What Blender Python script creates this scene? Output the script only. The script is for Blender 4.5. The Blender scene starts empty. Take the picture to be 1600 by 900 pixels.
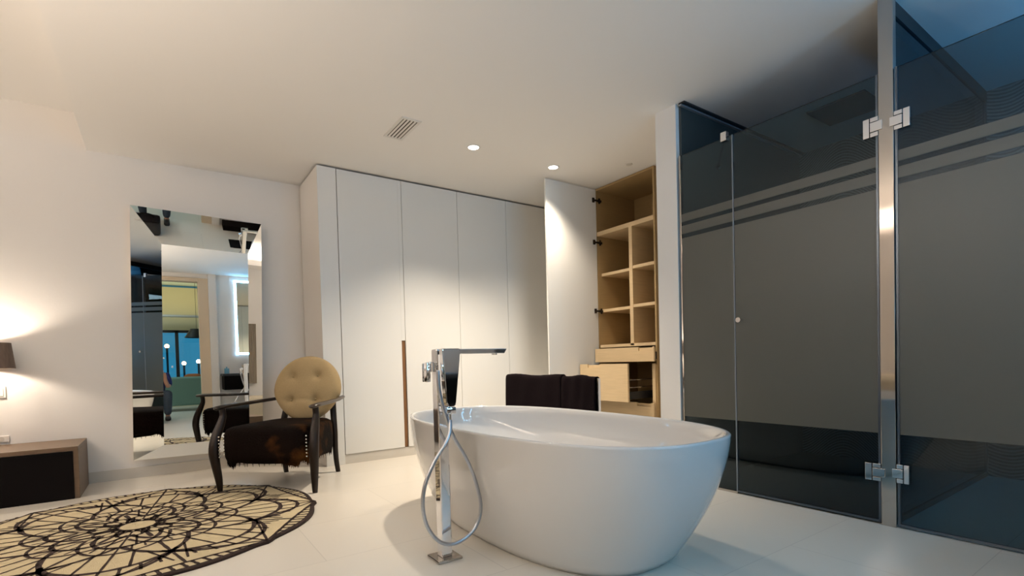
import bpy, bmesh, math, random
from mathutils import Vector, Matrix
random.seed(7)
PI = math.pi
scn = bpy.context.scene
COL = scn.collection

# ---------------------------------------------------------------- camera, world, exposure, lights
F, YAW, PITCH, ROLL, CY = 790.588, .6076, -.0241, -.0262, 582.944
CAMZ = .9
fwd = Vector((math.sin(YAW)*math.cos(PITCH), math.cos(YAW)*math.cos(PITCH), math.sin(PITCH)))
right0 = Vector((math.cos(YAW), -math.sin(YAW), 0)); up0 = right0.cross(fwd)
cr, sr = math.cos(ROLL), math.sin(ROLL)
rt = cr*right0 + sr*up0; up = -sr*right0 + cr*up0
cam = bpy.data.cameras.new('camera_view'); camo = bpy.data.objects.new('camera_view', cam); COL.objects.link(camo)
M = Matrix((rt, up, -fwd)).transposed().to_4x4(); M.translation = Vector((0, 0, CAMZ))
camo.matrix_world = M
cam.lens = 36*F/1600; cam.sensor_width = 36; cam.shift_y = (CY-450)/1600; cam.clip_start = .01
scn.camera = camo
scn.view_settings.view_transform = 'Standard'; scn.view_settings.look = 'None'
scn.view_settings.gamma = 1; scn.view_settings.use_curve_mapping = False
scn.view_settings.exposure = 0.06
scn.cycles.use_denoising = True
scn.cycles.max_bounces = 10; scn.cycles.transparent_max_bounces = 12
scn.cycles.caustics_reflective = False; scn.cycles.caustics_refractive = False
scn.cycles.sample_clamp_indirect = 4

w = bpy.data.worlds.new('dusk_sky'); scn.world = w; w.use_nodes = True
w.node_tree.nodes['Background'].inputs[0].default_value = (.035, .26, .44, 1)
w.node_tree.nodes['Background'].inputs[1].default_value = .9

WARM = (1, .855, .68); COOL = (.14, .52, .90)

def lamp(kind, name, loc, power, col, size=.05, direction=None, **k):
    l = bpy.data.lights.new(name, kind); o = bpy.data.objects.new(name, l); COL.objects.link(o)
    o.location = loc; l.energy = power; l.color = col
    if kind == 'AREA':
        l.shape = 'RECTANGLE'; l.size = size[0]; l.size_y = size[1]
    else: l.shadow_soft_size = size
    for a, b in k.items(): setattr(l, a, b)
    if direction: o.rotation_euler = Vector(direction).to_track_quat('-Z', 'Y').to_euler()
    return o
# recessed downlights: (x, y, power); the first two are the ones the photo shows, the last two are added unseen for general fill
DOWN = [(2.2, 3.638, 235), (3.05, 3.632, 120), (-1.6, 2.2, 75), (-1.6, 4.2, 60)]
CEIL = 2.681; CEIL2 = 2.963
for x, y, p in DOWN:
    zc = CEIL if x > -.42 else CEIL2
    lamp('SPOT', 'downlight_beam', (x, y, zc-.03), p, WARM, .045, (0, 0, -1), spot_size=math.radians(108), spot_blend=1)
# added cove strip for warm indirect fill, unseen above a ledge on the left wall
lamp('AREA', 'cove_fill', (-3.05, 2.6, 2.74), 200, (1, .84, .72), (4.6, .06), (.45, 0, 1))
# added uplight, unseen left of the frame, to brighten the ceiling
lamp('SPOT', 'uplight_fill', (-1.55, 1.7, 1.50), 200, (1, .84, .70), .10, (.10, .06, 1), spot_size=math.radians(165), spot_blend=.6)
# LED strips behind the illuminated vanity mirror and cold lamps in the toilet zone
for gx, gz, gs in ((1.25, 1.88, (.035, 1.4)), (2.47, 1.88, (.035, 1.4)), (1.86, 1.18, (1.2, .035)), (1.86, 2.58, (1.2, .035))):
    lamp('AREA', 'vanity_mirror_glow', (gx, -.560, gz), 6.5, COOL, gs, (0, 1, 0))
    lamp('AREA', 'vanity_wall_glow', (gx, -.566, gz), 1.3, (.55, .8, 1), gs, (0, -1, 0))
lamp('AREA', 'toilet_strip_glow', (3.9, -.45, 2.2), 11.0, (.14, .50, 1), (1.2, .1), (0, .8, .3))
# the wall lamp's bulb
lamp('POINT', 'wall_lamp_bulb', (-1.06, 5.13, 1.03), 20, (1, .86, .70), .035)
# far room seen through the doorway: warm cove and cool ceiling light
lamp('AREA', 'far_room_cove', (.3, -3.45, 2.22), 8, (1, .84, .45), (2.4, .06), (0, -.3, 1))
lamp('AREA', 'far_room_lamp', (-.8, -2.2, 2.55), 28, (.72, .95, 1), (1.0, 1.0), (0, 0, -1))

# ---------------------------------------------------------------- materials
def newmat(name):
    m = bpy.data.materials.new(name); m.use_nodes = True
    nt = m.node_tree; return m, nt, nt.nodes['Principled BSDF']
def mat(name, col, rough=.5, metal=0, spec=.5, coat=0, noise=None, bump=None, emit=None, trans=0):
    m, nt, b = newmat(name)
    b.inputs['Base Color'].default_value = (*col, 1); b.inputs['Roughness'].default_value = rough
    b.inputs['Metallic'].default_value = metal; b.inputs['Specular IOR Level'].default_value = spec
    b.inputs['Coat Weight'].default_value = coat
    if emit: b.inputs['Emission Color'].default_value = (*emit[0], 1); b.inputs['Emission Strength'].default_value = emit[1]
    tc = nt.nodes.new('ShaderNodeTexCoord')
    if noise:                       # (scale, amount, stretch)
        sc, am, st = noise
        mp = nt.nodes.new('ShaderNodeMapping'); mp.inputs['Scale'].default_value = st
        nz = nt.nodes.new('ShaderNodeTexNoise'); nz.inputs['Scale'].default_value = sc; nz.inputs['Detail'].default_value = 6
        mx = nt.nodes.new('ShaderNodeMix'); mx.data_type = 'RGBA'
        mx.inputs[6].default_value = (*[c*(1-am) for c in col], 1); mx.inputs[7].default_value = (*[min(1, c*(1+am)) for c in col], 1)
        nt.links.new(tc.outputs['Object'], mp.inputs[0]); nt.links.new(mp.outputs[0], nz.inputs['Vector'])
        nt.links.new(nz.outputs[0], mx.inputs[0]); nt.links.new(mx.outputs[2], b.inputs['Base Color'])
    if bump:                        # (scale, strength)
        n2 = nt.nodes.new('ShaderNodeTexNoise'); n2.inputs['Scale'].default_value = bump[0]; n2.inputs['Detail'].default_value = 4
        bp = nt.nodes.new('ShaderNodeBump'); bp.inputs['Strength'].default_value = bump[1]; bp.inputs['Distance'].default_value = .01
        nt.links.new(tc.outputs['Object'], n2.inputs['Vector']); nt.links.new(n2.outputs[0], bp.inputs['Height']); nt.links.new(bp.outputs[0], b.inputs['Normal'])
    return m

M_wall = mat('white_plaster', (.83, .80, .765), .75, noise=(1.7, .02, (1, 1, 1)), bump=(60, .05))
M_ceil = mat('ceiling_paint', (.86, .84, .81), .8)
M_white = mat('white_lacquer', (.78, .77, .74), .38)
M_skirt = mat('skirting_stone', (.62, .58, .52), .45)
M_gap = mat('dark_gap', (.05, .035, .02), .7)
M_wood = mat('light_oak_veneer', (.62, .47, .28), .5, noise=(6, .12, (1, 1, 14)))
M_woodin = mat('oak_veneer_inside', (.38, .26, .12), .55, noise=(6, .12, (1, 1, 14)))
M_handle = mat('walnut_pull', (.20, .09, .03), .5, noise=(10, .3, (1, 1, .2)))
M_bench = mat('dark_walnut', (.135, .085, .05), .42, noise=(5, .3, (.6, 8, 8)))
M_black = mat('black_front', (.004, .003, .003), .8, spec=.08)
M_chrome = mat('polished_chrome', (.86, .86, .88), .05, 1)
M_steel = mat('brushed_steel', (.50, .47, .44), .06, 1)
M_dsteel = mat('dark_steel', (.12, .15, .19), .3, 1)
M_hose = mat('steel_hose', (.50, .52, .57), .28, 1)
M_cer = mat('white_ceramic', (.67, .665, .66), .08, coat=.6)
M_linen = mat('beige_linen', (.36, .26, .13), .85, noise=(90, .12, (1, 1, 1)), bump=(260, .25))
M_dwood = mat('black_brown_wood', (.009, .004, .002), .42, spec=.3, noise=(8, .5, (4, 4, .6)))
M_armtop = mat('lighter_arm_wood', (.035, .020, .010), .3, noise=(12, .4, (1, 6, 6)))  # lighter brown than the other arm, used on the viewer's right
M_stud = mat('nickel_stud', (.7, .68, .62), .2, 1)
M_towel = mat('dark_plum_towel', (.006, .0025, .004), 1, spec=.1, bump=(220, .9))
M_mirror = mat('mirror_silver', (.90, .93, .93), .0, 1)
M_dark = mat('near_black', (.012, .012, .014), .4)
M_plastic = mat('white_plastic', (.75, .72, .68), .35)
M_shade = mat('taupe_lampshade', (.16, .115, .09), .85, noise=(60, .3, (1, 1, .3)))
M_lens = mat('lamp_lens', (1, 1, 1), .5, emit=((1, .95, .86), 12))
M_tan = mat('tan_panel', (.36, .29, .2), .6)
M_frame = mat('pale_door_frame', (.68, .55, .40), .5)
M_skin = mat('skin', (.50, .28, .19), .55); M_shirt = mat('navy_shirt', (.012, .018, .11), .85); M_jeans = mat('blue_jeans', (.035, .055, .085), .9, noise=(30, .3, (1, 1, 1)))
M_hair = mat('dark_hair', (.02, .013, .01), .6)
M_green = mat('sage_upholstery', (.16, .27, .22), .9); M_orange = mat('rust_cushion', (.32, .10, .03), .9)
M_quilt = mat('taupe_quilt', (.42, .37, .28), .9, bump=(9, 1.0))
M_curtain = mat('grey_taupe_curtain', (.36, .31, .25), .9)
M_rail = mat('glass_rail', (.35, .38, .36), .15, .7)

def hide_mat():
    m, nt, b = newmat('cowhide')
    tc = nt.nodes.new('ShaderNodeTexCoord'); nz = nt.nodes.new('ShaderNodeTexNoise'); nz.inputs['Scale'].default_value = 4.2; nz.inputs['Detail'].default_value = 5
    sx = nt.nodes.new('ShaderNodeSeparateXYZ'); nt.links.new(tc.outputs['Object'], sx.inputs[0]); ma = nt.nodes.new('ShaderNodeMath'); ma.operation = 'MULTIPLY_ADD'; nt.links.new(sx.outputs['X'], ma.inputs[0]); ma.inputs[1].default_value = .8; cr_ = nt.nodes.new('ShaderNodeValToRGB'); e = cr_.color_ramp.elements
    e[0].position = .66; e[0].color = (.004, .0018, .001, 1); e[1].position = .90; e[1].color = (.10, .038, .008, 1)
    nt.links.new(tc.outputs['Object'], nz.inputs[0]); nt.links.new(nz.outputs[0], ma.inputs[2]); nt.links.new(ma.outputs[0], cr_.inputs[0]); nt.links.new(cr_.outputs[0], b.inputs['Base Color'])
    b.inputs['Roughness'].default_value = .8; b.inputs['Specular IOR Level'].default_value = .06
    n2 = nt.nodes.new('ShaderNodeTexNoise'); n2.inputs['Scale'].default_value = 70
    bp = nt.nodes.new('ShaderNodeBump'); bp.inputs['Strength'].default_value = .6; bp.inputs['Distance'].default_value = .01
    nt.links.new(tc.outputs['Object'], n2.inputs[0]); nt.links.new(n2.outputs[0], bp.inputs['Height']); nt.links.new(bp.outputs[0], b.inputs['Normal'])
    return m
M_hide = hide_mat()
M_rug = mat('cream_rug_pile', (.55, .46, .29), .95, noise=(25, .1, (1, 1, 1)), bump=(200, .4))
M_rugline = mat('dark_brown_rug_line', (.022, .009, .006), .95, bump=(200, .4))

def floor_mat(name, col, rough, tile=(1.2, .6), grout=.82):
    m, nt, b = newmat(name)
    tc = nt.nodes.new('ShaderNodeTexCoord'); mp = nt.nodes.new('ShaderNodeMapping')
    br = nt.nodes.new('ShaderNodeTexBrick'); br.inputs['Scale'].default_value = 1; br.offset = .5
    br.inputs['Brick Width'].default_value = tile[0]; br.inputs['Row Height'].default_value = tile[1]; br.inputs['Mortar Size'].default_value = .0022
    br.inputs['Mortar Smooth'].default_value = .2
    br.inputs['Color1'].default_value = (*col, 1); br.inputs['Color2'].default_value = (*[c*.97 for c in col], 1); br.inputs['Mortar'].default_value = (*[c*grout for c in col], 1)
    nt.links.new(tc.outputs['Object'], mp.inputs[0]); nt.links.new(mp.outputs[0], br.inputs[0]); nt.links.new(br.outputs[0], b.inputs['Base Color'])
    b.inputs['Roughness'].default_value = rough
    return m
M_floor = floor_mat('pale_floor_tile', (.73, .685, .61), .30)
M_showerfloor = floor_mat('dark_shower_tile', (.018, .017, .014), .45, (.9, .1), .4)

def wave_mat():
    m, nt, b = newmat('wave_relief_tile')
    tc = nt.nodes.new('ShaderNodeTexCoord'); mp = nt.nodes.new('ShaderNodeMapping'); mp.inputs['Scale'].default_value = (1, 1, 1)
    sep = nt.nodes.new('ShaderNodeSeparateXYZ'); nt.links.new(tc.outputs['Object'], sep.inputs[0])
    def math_(op, a, b_=None):
        n = nt.nodes.new('ShaderNodeMath'); n.operation = op
        for i, v in enumerate((a, b_)):
            if v is None: continue
            if isinstance(v, (int, float)): n.inputs[i].default_value = v
            else: nt.links.new(v, n.inputs[i])
        return n.outputs[0]
    y = sep.outputs['Y']; z = sep.outputs['Z']
    s1 = math_('MULTIPLY', math_('SINE', math_('MULTIPLY', y, 9.0)), .085)
    s2 = math_('MULTIPLY', math_('SINE', math_('ADD', math_('MULTIPLY', y, 5.2), 1.0)), .05)
    ph = math_('MULTIPLY', math_('ADD', z, math_('ADD', s1, s2)), 2*PI/.024)
    v = math_('ADD', math_('MULTIPLY', math_('SINE', ph), .5), .5)
    mx = nt.nodes.new('ShaderNodeMix'); mx.data_type = 'RGBA'
    mx.inputs[6].default_value = (.09, .09, .085, 1); mx.inputs[7].default_value = (.30, .30, .28, 1)
    nt.links.new(v, mx.inputs[0]); nt.links.new(mx.outputs[2], b.inputs['Base Color'])
    bp = nt.nodes.new('ShaderNodeBump'); bp.inputs['Strength'].default_value = .5; bp.inputs['Distance'].default_value = .004
    nt.links.new(v, bp.inputs['Height']); nt.links.new(bp.outputs[0], b.inputs['Normal']); b.inputs['Roughness'].default_value = .5
    return m
M_wave = wave_mat()
M_darktile = mat('dark_plain_tile', (.045, .05, .048), .5, noise=(5, .12, (1, 1, 1)))

def glass_mat(name, etched, tint=(.52, .63, .66)):
    """tinted glass pane: clear tint + Fresnel gloss; the etched bands scatter light"""
    m, nt, b = newmat(name); nt.nodes.remove(b)
    out = nt.nodes['Material Output']
    tr = nt.nodes.new('ShaderNodeBsdfTransparent'); tr.inputs[0].default_value = (*tint, 1)
    gl = nt.nodes.new('ShaderNodeBsdfGlossy'); gl.inputs['Roughness'].default_value = .0; gl.inputs[0].default_value = (.8, .9, 1, 1)
    fr = nt.nodes.new('ShaderNodeFresnel'); fr.inputs[0].default_value = 1.45
    base = nt.nodes.new('ShaderNodeMixShader'); nt.links.new(fr.outputs[0], base.inputs[0]); nt.links.new(tr.outputs[0], base.inputs[1]); nt.links.new(gl.outputs[0], base.inputs[2])
    last = base
    if etched:
        tc = nt.nodes.new('ShaderNodeTexCoord'); sep = nt.nodes.new('ShaderNodeSeparateXYZ'); nt.links.new(tc.outputs['Object'], sep.inputs[0])
        def band(lo, hi):
            a = nt.nodes.new('ShaderNodeMath'); a.operation = 'GREATER_THAN'; nt.links.new(sep.outputs['Z'], a.inputs[0]); a.inputs[1].default_value = lo
            c = nt.nodes.new('ShaderNodeMath'); c.operation = 'LESS_THAN'; nt.links.new(sep.outputs['Z'], c.inputs[0]); c.inputs[1].default_value = hi
            d = nt.nodes.new('ShaderNodeMath'); d.operation = 'MULTIPLY'; nt.links.new(a.outputs[0], d.inputs[0]); nt.links.new(c.outputs[0], d.inputs[1]); return d.outputs[0]
        bs = [band(.476, 1.731), band(1.762, 1.818), band(1.846, 1.899)]
        s = bs[0]
        for q in bs[1:]:
            n = nt.nodes.new('ShaderNodeMath'); n.operation = 'ADD'; nt.links.new(s, n.inputs[0]); nt.links.new(q, n.inputs[1]); s = n.outputs[0]
        df = nt.nodes.new('ShaderNodeBsdfDiffuse'); df.inputs[0].default_value = (.155, .152, .128, 1)
        tl = nt.nodes.new('ShaderNodeBsdfTranslucent'); tl.inputs[0].default_value = (.20, .24, .24, 1)
        ad = nt.nodes.new('ShaderNodeMixShader'); ad.inputs[0].default_value = .5; nt.links.new(df.outputs[0], ad.inputs[1]); nt.links.new(tl.outputs[0], ad.inputs[2])
        g2 = nt.nodes.new('ShaderNodeBsdfGlossy'); g2.inputs['Roughness'].default_value = .35; g2.inputs[0].default_value = (.8, .85, .9, 1)
        e2 = nt.nodes.new('ShaderNodeMixShader'); e2.inputs[0].default_value = .06; nt.links.new(ad.outputs[0], e2.inputs[1]); nt.links.new(g2.outputs[0], e2.inputs[2])
        mx = nt.nodes.new('ShaderNodeMixShader'); nt.links.new(s, mx.inputs[0]); nt.links.new(base.outputs[0], mx.inputs[1]); nt.links.new(e2.outputs[0], mx.inputs[2]); last = mx
    nt.links.new(last.outputs[0], out.inputs[0])
    return m
M_glass = glass_mat('tinted_shower_glass', False)
M_etch = glass_mat('etched_shower_glass', True)
M_pane = glass_mat('window_glass', False, (.93, .95, .96))

# ---------------------------------------------------------------- mesh helpers
def obj(name, bm, m, parent=None, smooth=False, loc=None):
    me = bpy.data.meshes.new(name); bmesh.ops.recalc_face_normals(bm, faces=bm.faces); bm.to_mesh(me); bm.free()
    for x in (m if isinstance(m, (list, tuple)) else [m]): me.materials.append(x)
    if smooth:
        for p in me.polygons: p.use_smooth = True
        if smooth != 'all' and hasattr(me, 'set_sharp_from_angle'): me.set_sharp_from_angle(angle=math.radians(40))
    o = bpy.data.objects.new(name, me); COL.objects.link(o)
    if parent: o.parent = parent
    if loc: o.location = loc
    return o
def tag(o, label, cat, group=None):
    o['label'] = label; o['category'] = cat
    if group: o['group'] = group
    return o
def thing(name, label, cat, loc=(0, 0, 0), rz=0, group=None):
    o = bpy.data.objects.new(name, None); COL.objects.link(o); o.empty_display_size = .1
    o.location = loc; o.rotation_euler = (0, 0, rz); return tag(o, label, cat, group)
def struct(name, bm, m, parent=None, smooth=False):
    o = obj(name, bm, m, parent, smooth)
    if not parent: o['kind'] = 'structure'
    return o
def bx(bm, lo, hi, bev=0, mi=0, seg=2):
    r = bmesh.ops.create_cube(bm, size=1)['verts']
    c = [(a+b)/2 for a, b in zip(lo, hi)]; s = [abs(b-a) for a, b in zip(lo, hi)]
    for v in r: v.co = Vector([c[i]+v.co[i]*s[i] for i in range(3)])
    fs = {f for v in r for f in v.link_faces}
    for f in fs: f.material_index = mi
    if bev:
        es = list({e for v in r for e in v.link_edges})
        bmesh.ops.bevel(bm, geom=es, offset=bev, segments=seg, affect='EDGES', profile=.5)
    return bm
def box(lo, hi, bev=0, mi=0, seg=2): return bx(bmesh.new(), lo, hi, bev, mi, seg)
def cyl(bm, p, q, r1, r2=None, n=24, mi=0):
    p, q = Vector(p), Vector(q); r2 = r1 if r2 is None else r2
    d = (q-p); rot = d.to_track_quat('Z', 'Y').to_matrix().to_4x4()
    vs = bmesh.ops.create_cone(bm, cap_ends=True, segments=n, radius1=r1, radius2=r2, depth=d.length)['verts']
    T = Matrix.Translation((p+q)/2) @ rot
    for v in vs: v.co = T @ v.co
    for f in {f for v in vs for f in v.link_faces}: f.material_index = mi
    return bm
def spline(pts, n):
    P = [Vector(p) for p in pts]; out = []
    for i in range(len(P)-1):
        a = P[max(i-1, 0)]; b = P[i]; c = P[i+1]; d = P[min(i+2, len(P)-1)]
        for k in range(n):
            t = k/n; out.append(.5*((2*b)+(c-a)*t+(2*a-5*b+4*c-d)*t*t+(3*b-a-3*c+d)*t**3))
    out.append(P[-1]); return out
def tube(bm, pts, rad, n=12, sx=1, mi=0):
    """swept tube with a radius per point; sx flattens it sideways"""
    N = len(pts); rings = []; prev = None
    for i, p in enumerate(pts):
        t = (pts[min(i+1, N-1)]-pts[max(i-1, 0)]).normalized()
        u = (Vector((0, 0, 1)) if abs(t.z) < .9 else Vector((1, 0, 0))) if prev is None else prev
        a = (u - t*u.dot(t)).normalized(); prev = a; b = t.cross(a)
        r = rad[i] if isinstance(rad, (list, tuple)) else rad
        rings.append([bm.verts.new(p+a*math.cos(2*PI*k/n)*r+b*math.sin(2*PI*k/n)*r*sx) for k in range(n)])
    for i in range(N-1):
        for k in range(n):
            f = bm.faces.new((rings[i][k], rings[i][(k+1) % n], rings[i+1][(k+1) % n], rings[i+1][k])); f.material_index = mi
    bm.faces.new(rings[0][::-1]).material_index = mi; bm.faces.new(rings[-1]).material_index = mi
    return bm
def loft(bm, rings, cap0=True, cap1=True, mi=0):
    R = [[bm.verts.new(p) for p in r] for r in rings]; n = len(R[0])
    for i in range(len(R)-1):
        for k in range(n): bm.faces.new((R[i][k], R[i][(k+1) % n], R[i+1][(k+1) % n], R[i+1][k])).material_index = mi
    if cap0: bm.faces.new(R[0][::-1]).material_index = mi
    if cap1: bm.faces.new(R[-1]).material_index = mi
    return bm
def sup(cx, cy, a, b, n, z, N=96):
    out = []
    for k in range(N):
        t = 2*PI*k/N; c, s = math.cos(t), math.sin(t)
        out.append(Vector((cx+a*math.copysign(abs(c)**(2/n), c), cy+b*math.copysign(abs(s)**(2/n), s), z)))
    return out

# ---------------------------------------------------------------- the room
YM = 5.30; XR = 4.80; YB = -.60
struct('floor', box((-3.4, -5.6, -.12), (5.0, 5.5, 0)), M_floor)
struct('wall_back', box((-3.3, YM, 0), (5.0, YM+.15, 3.1)), M_wall)
struct('wall_right', box((XR+.02, -.75, 0), (XR+.17, YM, 3.0)), M_wall)
struct('wall_left', box((-3.45, -5.6, 0), (-3.3, YM+.15, 3.1)), M_wall)
bm = box((-.421, YB, CEIL), (XR+.02, YM, CEIL2+.1)); struct('ceiling', bm, M_ceil)
struct('ceiling_raised', box((-3.3, YB, CEIL2), (-.421, YM, CEIL2+.1)), M_ceil)
bm = box((-3.3, .2, 2.68), (-3.0, YM, 2.71)); bx(bm, (-3.02, .2, 2.71), (-3.0, YM, 2.77)); struct('trim_1', bm, M_wall)
bm = bmesh.new(); bx(bm, (-3.3, YM-.012, 0), (1.19, YM, .088), .001)
struct('baseboard_back', bm, M_skirt)
# front wall with a doorway, behind the camera (seen in the mirror)
bm = bmesh.new()
bx(bm, (-3.3, YB-.15, 0), (-.55, YB, 3.0)); bx(bm, (.64, YB-.15, 0), (XR+.02, YB, 3.0)); bx(bm, (-.55, YB-.15, 2.545), (.64, YB, 3.0))
struct('wall_front', bm, M_wall)
bm = bmesh.new()
bx(bm, (.635, YB-.17, 0), (.80, YB+.03, 2.60), .004); bx(bm, (-.71, YB-.17, 0), (-.545, YB+.03, 2.60), .004); bx(bm, (-.545, YB-.17, 2.53), (.635, YB+.03, 2.60), .004)
struct('trim_2', bm, M_frame)
struct('trim_3', box((.80, YB, 0), (.93, YB+.06, CEIL)), M_wall)
# partition between dressing area and shower
struct('wall_partition', box((3.049, 2.281, 0), (XR+.02, 2.458, CEIL)), M_wall)
struct('wall_shower_side', box((3.085, 2.262, 0), (XR, 2.281, CEIL)), M_darktile)
struct('wall_shower_back', box((4.77, YB, 0), (XR+.02, 2.262, CEIL)), M_wave)
struct('floor_shower', box((3.075, 1.035, 0), (4.77, 2.262, .006)), M_showerfloor)
bm = box((3.06, 2.240, CEIL-.022), (4.77, 2.262, CEIL-.012)); bx(bm, (3.06, 2.215, CEIL-.012), (4.77, 2.262, CEIL-.001), 0, 1)
struct('trim_4', bm, [mat('pale_metal_trim', (.40, .42, .45), .4, .6), M_dark])
# far room
struct('wall_far', (lambda b: (bx(b, (-3.3, -4.35, 0), (-.9, -4.2, 2.9)), bx(b, (-.9, -4.35, 1.86), (5.0, -4.2, 2.9)), bx(b, (-.9, -4.35, 0), (5.0, -4.2, .35)), bx(b, (2.2, -4.35, .35), (5.0, -4.2, 1.86)), b)[-1])(bmesh.new()), mat('cream_paint', (.78, .70, .50), .8))
struct('ceiling_far', box((-3.3, -5.6, 2.95), (5.0, YB-.15, 3.05)), mat('pale_green_ceiling', (.62, .72, .68), .8))
struct('wall_far_right', box((5.0-.1, -5.6, 0), (5.0, YB-.15, 3.0)), M_wall)
struct('trim_5', box((-3.3, -3.6, 2.12), (4.9, -3.4, 2.16)), M_wall)
wf = bmesh.new()
for x in (-.9, .33, 1.3, 2.15): bx(wf, (x, -4.33, .35), (x+.07, -4.22, 1.86))
bx(wf, (-.9, -4.33, .35), (2.2, -4.22, .41)); bx(wf, (-.9, -4.33, 1.80), (2.2, -4.22, 1.86))
wfo = struct('window_1', wf, M_dark)
obj('pane', box((-.85, -4.28, .40), (2.17, -4.272, 1.82)), M_pane, wfo)

# ---------------------------------------------------------------- wardrobe
YW = 4.630
w_ = thing('wardrobe', 'tall white built-in wardrobe of flat doors behind the bathtub', 'wardrobe', (1.19, YW, 0))
def L(bm, name, m, par, **k):       # world-space mesh under a thing
    o = obj(name, bm, m, par, **k); o.location = -Vector(par.location) if par.rotation_euler.z == 0 else (0, 0, 0); return o
L(box((1.19, YW, 0), (1.353, YW+.02, 2.664), .001), 'filler_panel', M_white, w_)
L(box((1.19, YW+.02, 0), (1.21, YM-.014, 2.664)), 'side_panel', M_wall, w_)
L(box((1.353, YW+.008, 0), (3.83, YW+.03, .086)), 'plinth', M_skirt, w_)
L(box((1.21, YW+.03, .0), (3.83, YM-.02, 2.672)), 'carcass', M_gap, w_)
edges = [1.357, 1.970, 2.580, 3.190, 3.822]
for i in range(4):
    a, b = edges[i]+.002, edges[i+1]-.002
    if i == 0:
        bm = bx(bx(bmesh.new(), (a, YW, .090), (b-.038, YW+.022, 2.662), .001), (b-.038, YW, 1.125), (b, YW+.022, 2.662), .001)
    else: bm = box((a, YW, .090), (b, YW+.022, 2.662), .001)
    L(bm, 'door', M_white, w_)
L(box((1.930, YW+.010, .091), (1.966, YW+.024, 1.124), .002), 'handle', M_handle, w_)['label'] = 'brown wooden recessed pull'

# ---------------------------------------------------------------- open cabinet (front plane x = 3.82)
XC = 3.82; c0, c1 = 3.125, 3.862
cab = thing('open_cabinet', 'oak lined tall cabinet standing open with shelves and drawers', 'cabinet', (XC, 3.5, 0))
bm = bmesh.new()
bx(bm, (XC, c1, 0), (XC+.6, c1+.018, 2.676)); bx(bm, (XC, c0-.018, 0), (XC+.6, c0, 2.676)); bx(bm, (XC, c0, 2.655), (XC+.6, c1, 2.676))
bx(bm, (XC+.585, c0, 0), (XC+.60, c1, 2.66)); bx(bm, (XC, c0, 0), (XC+.58, c1, .06))
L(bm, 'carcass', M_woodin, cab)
L(box((XC, c0, 2.183), (XC+.585, c1, 2.226), .001), 'shelf', M_wood, cab)['label'] = 'thick upper shelf'
L(box((XC, 3.388, 1.022), (XC+.585, 3.430, 2.183), .001), 'divider', M_wood, cab)
for z in (1.422, 1.80):
    L(box((XC+.004, c0, z-.03), (XC+.585, 3.388, z), .001), 'shelf', M_wood, cab)
    L(box((XC+.055, 3.430, z-.033), (XC+.585, c1, z-.003), .001), 'shelf', M_wood, cab)
L(box((XC, c0, 1.012), (XC+.585, c1-.015, 1.042), .001), 'shelf', M_wood, cab)
L(box((XC-.012, c0, .06), (XC+.02, c0+.035, .84), .001), 'side_rail', M_wood, cab)
def drawer(x, z0, z1, y0, y1, cut, depth=.5, gallery=False):
    bm = bmesh.new(); cw, ch = .17, .035
    # front board with a finger notch shadow-gap cut into its top edge
    bx(bm, (x, y0, z0), (x+.02, y1, z1-ch)); bx(bm, (x, y0, z1-ch), (x+.02, cut, z1)); bx(bm, (x, cut+cw, z1-ch), (x+.02, y1, z1)); bx(bm, (x+.012, cut, z1-ch), (x+.02, cut+cw, z1-.008))
    d = L(bm, 'drawer', M_wood, cab)
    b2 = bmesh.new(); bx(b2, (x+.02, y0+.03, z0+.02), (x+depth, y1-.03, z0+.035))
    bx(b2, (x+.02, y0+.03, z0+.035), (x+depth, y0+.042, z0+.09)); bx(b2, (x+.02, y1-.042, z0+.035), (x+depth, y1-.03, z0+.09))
    obj('drawer_box', b2, M_dark, d)  # near-black colour stands in for the shade inside the open drawers
    if gallery:
        for zz in (.13, .20):
            for yy in (y0+.036, y1-.036): b3 = bmesh.new(); cyl(b3, (x+.02, yy, z0+zz), (x+depth, yy, z0+zz), .005, n=10); obj('gallery_rail', b3, M_chrome, d)
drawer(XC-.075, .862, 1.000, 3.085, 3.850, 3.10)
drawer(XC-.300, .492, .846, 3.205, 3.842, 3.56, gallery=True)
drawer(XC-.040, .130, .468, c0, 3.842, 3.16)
dr = L(box((XC-.68, c1+.002, .06), (XC-.005, c1+.022, 2.668), .001), 'door', M_white, cab)
for z in (2.555, 2.118, 1.400):
    bm = bmesh.new(); bx(bm, (XC-.060, c1-.012, z-.024), (XC-.035, c1+.003, z+.024), .003); bx(bm, (XC-.035, c1-.012, z-.008), (XC+.01, c1-.002, z+.008), .002)
    bx(bm, (XC+.008, c1-.012, z-.012), (XC+.065, c1-.001, z+.012), .003); bx(bm, (XC+.026, c1-.013, z-.028), (XC+.046, c1-.001, z+.028), .003)
    obj('hinge', bm, M_dwood, dr)['label'] = 'dark concealed hinge'
# closed white side of the next unit behind the open door
tag(obj('closed_cabinet', box((XC-.005, c1+.03, .06), (XC+.6, YW-.012, 2.668), .001), M_white), 'closed white cabinet in the corner, hidden behind the open door', 'cabinet')

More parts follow.
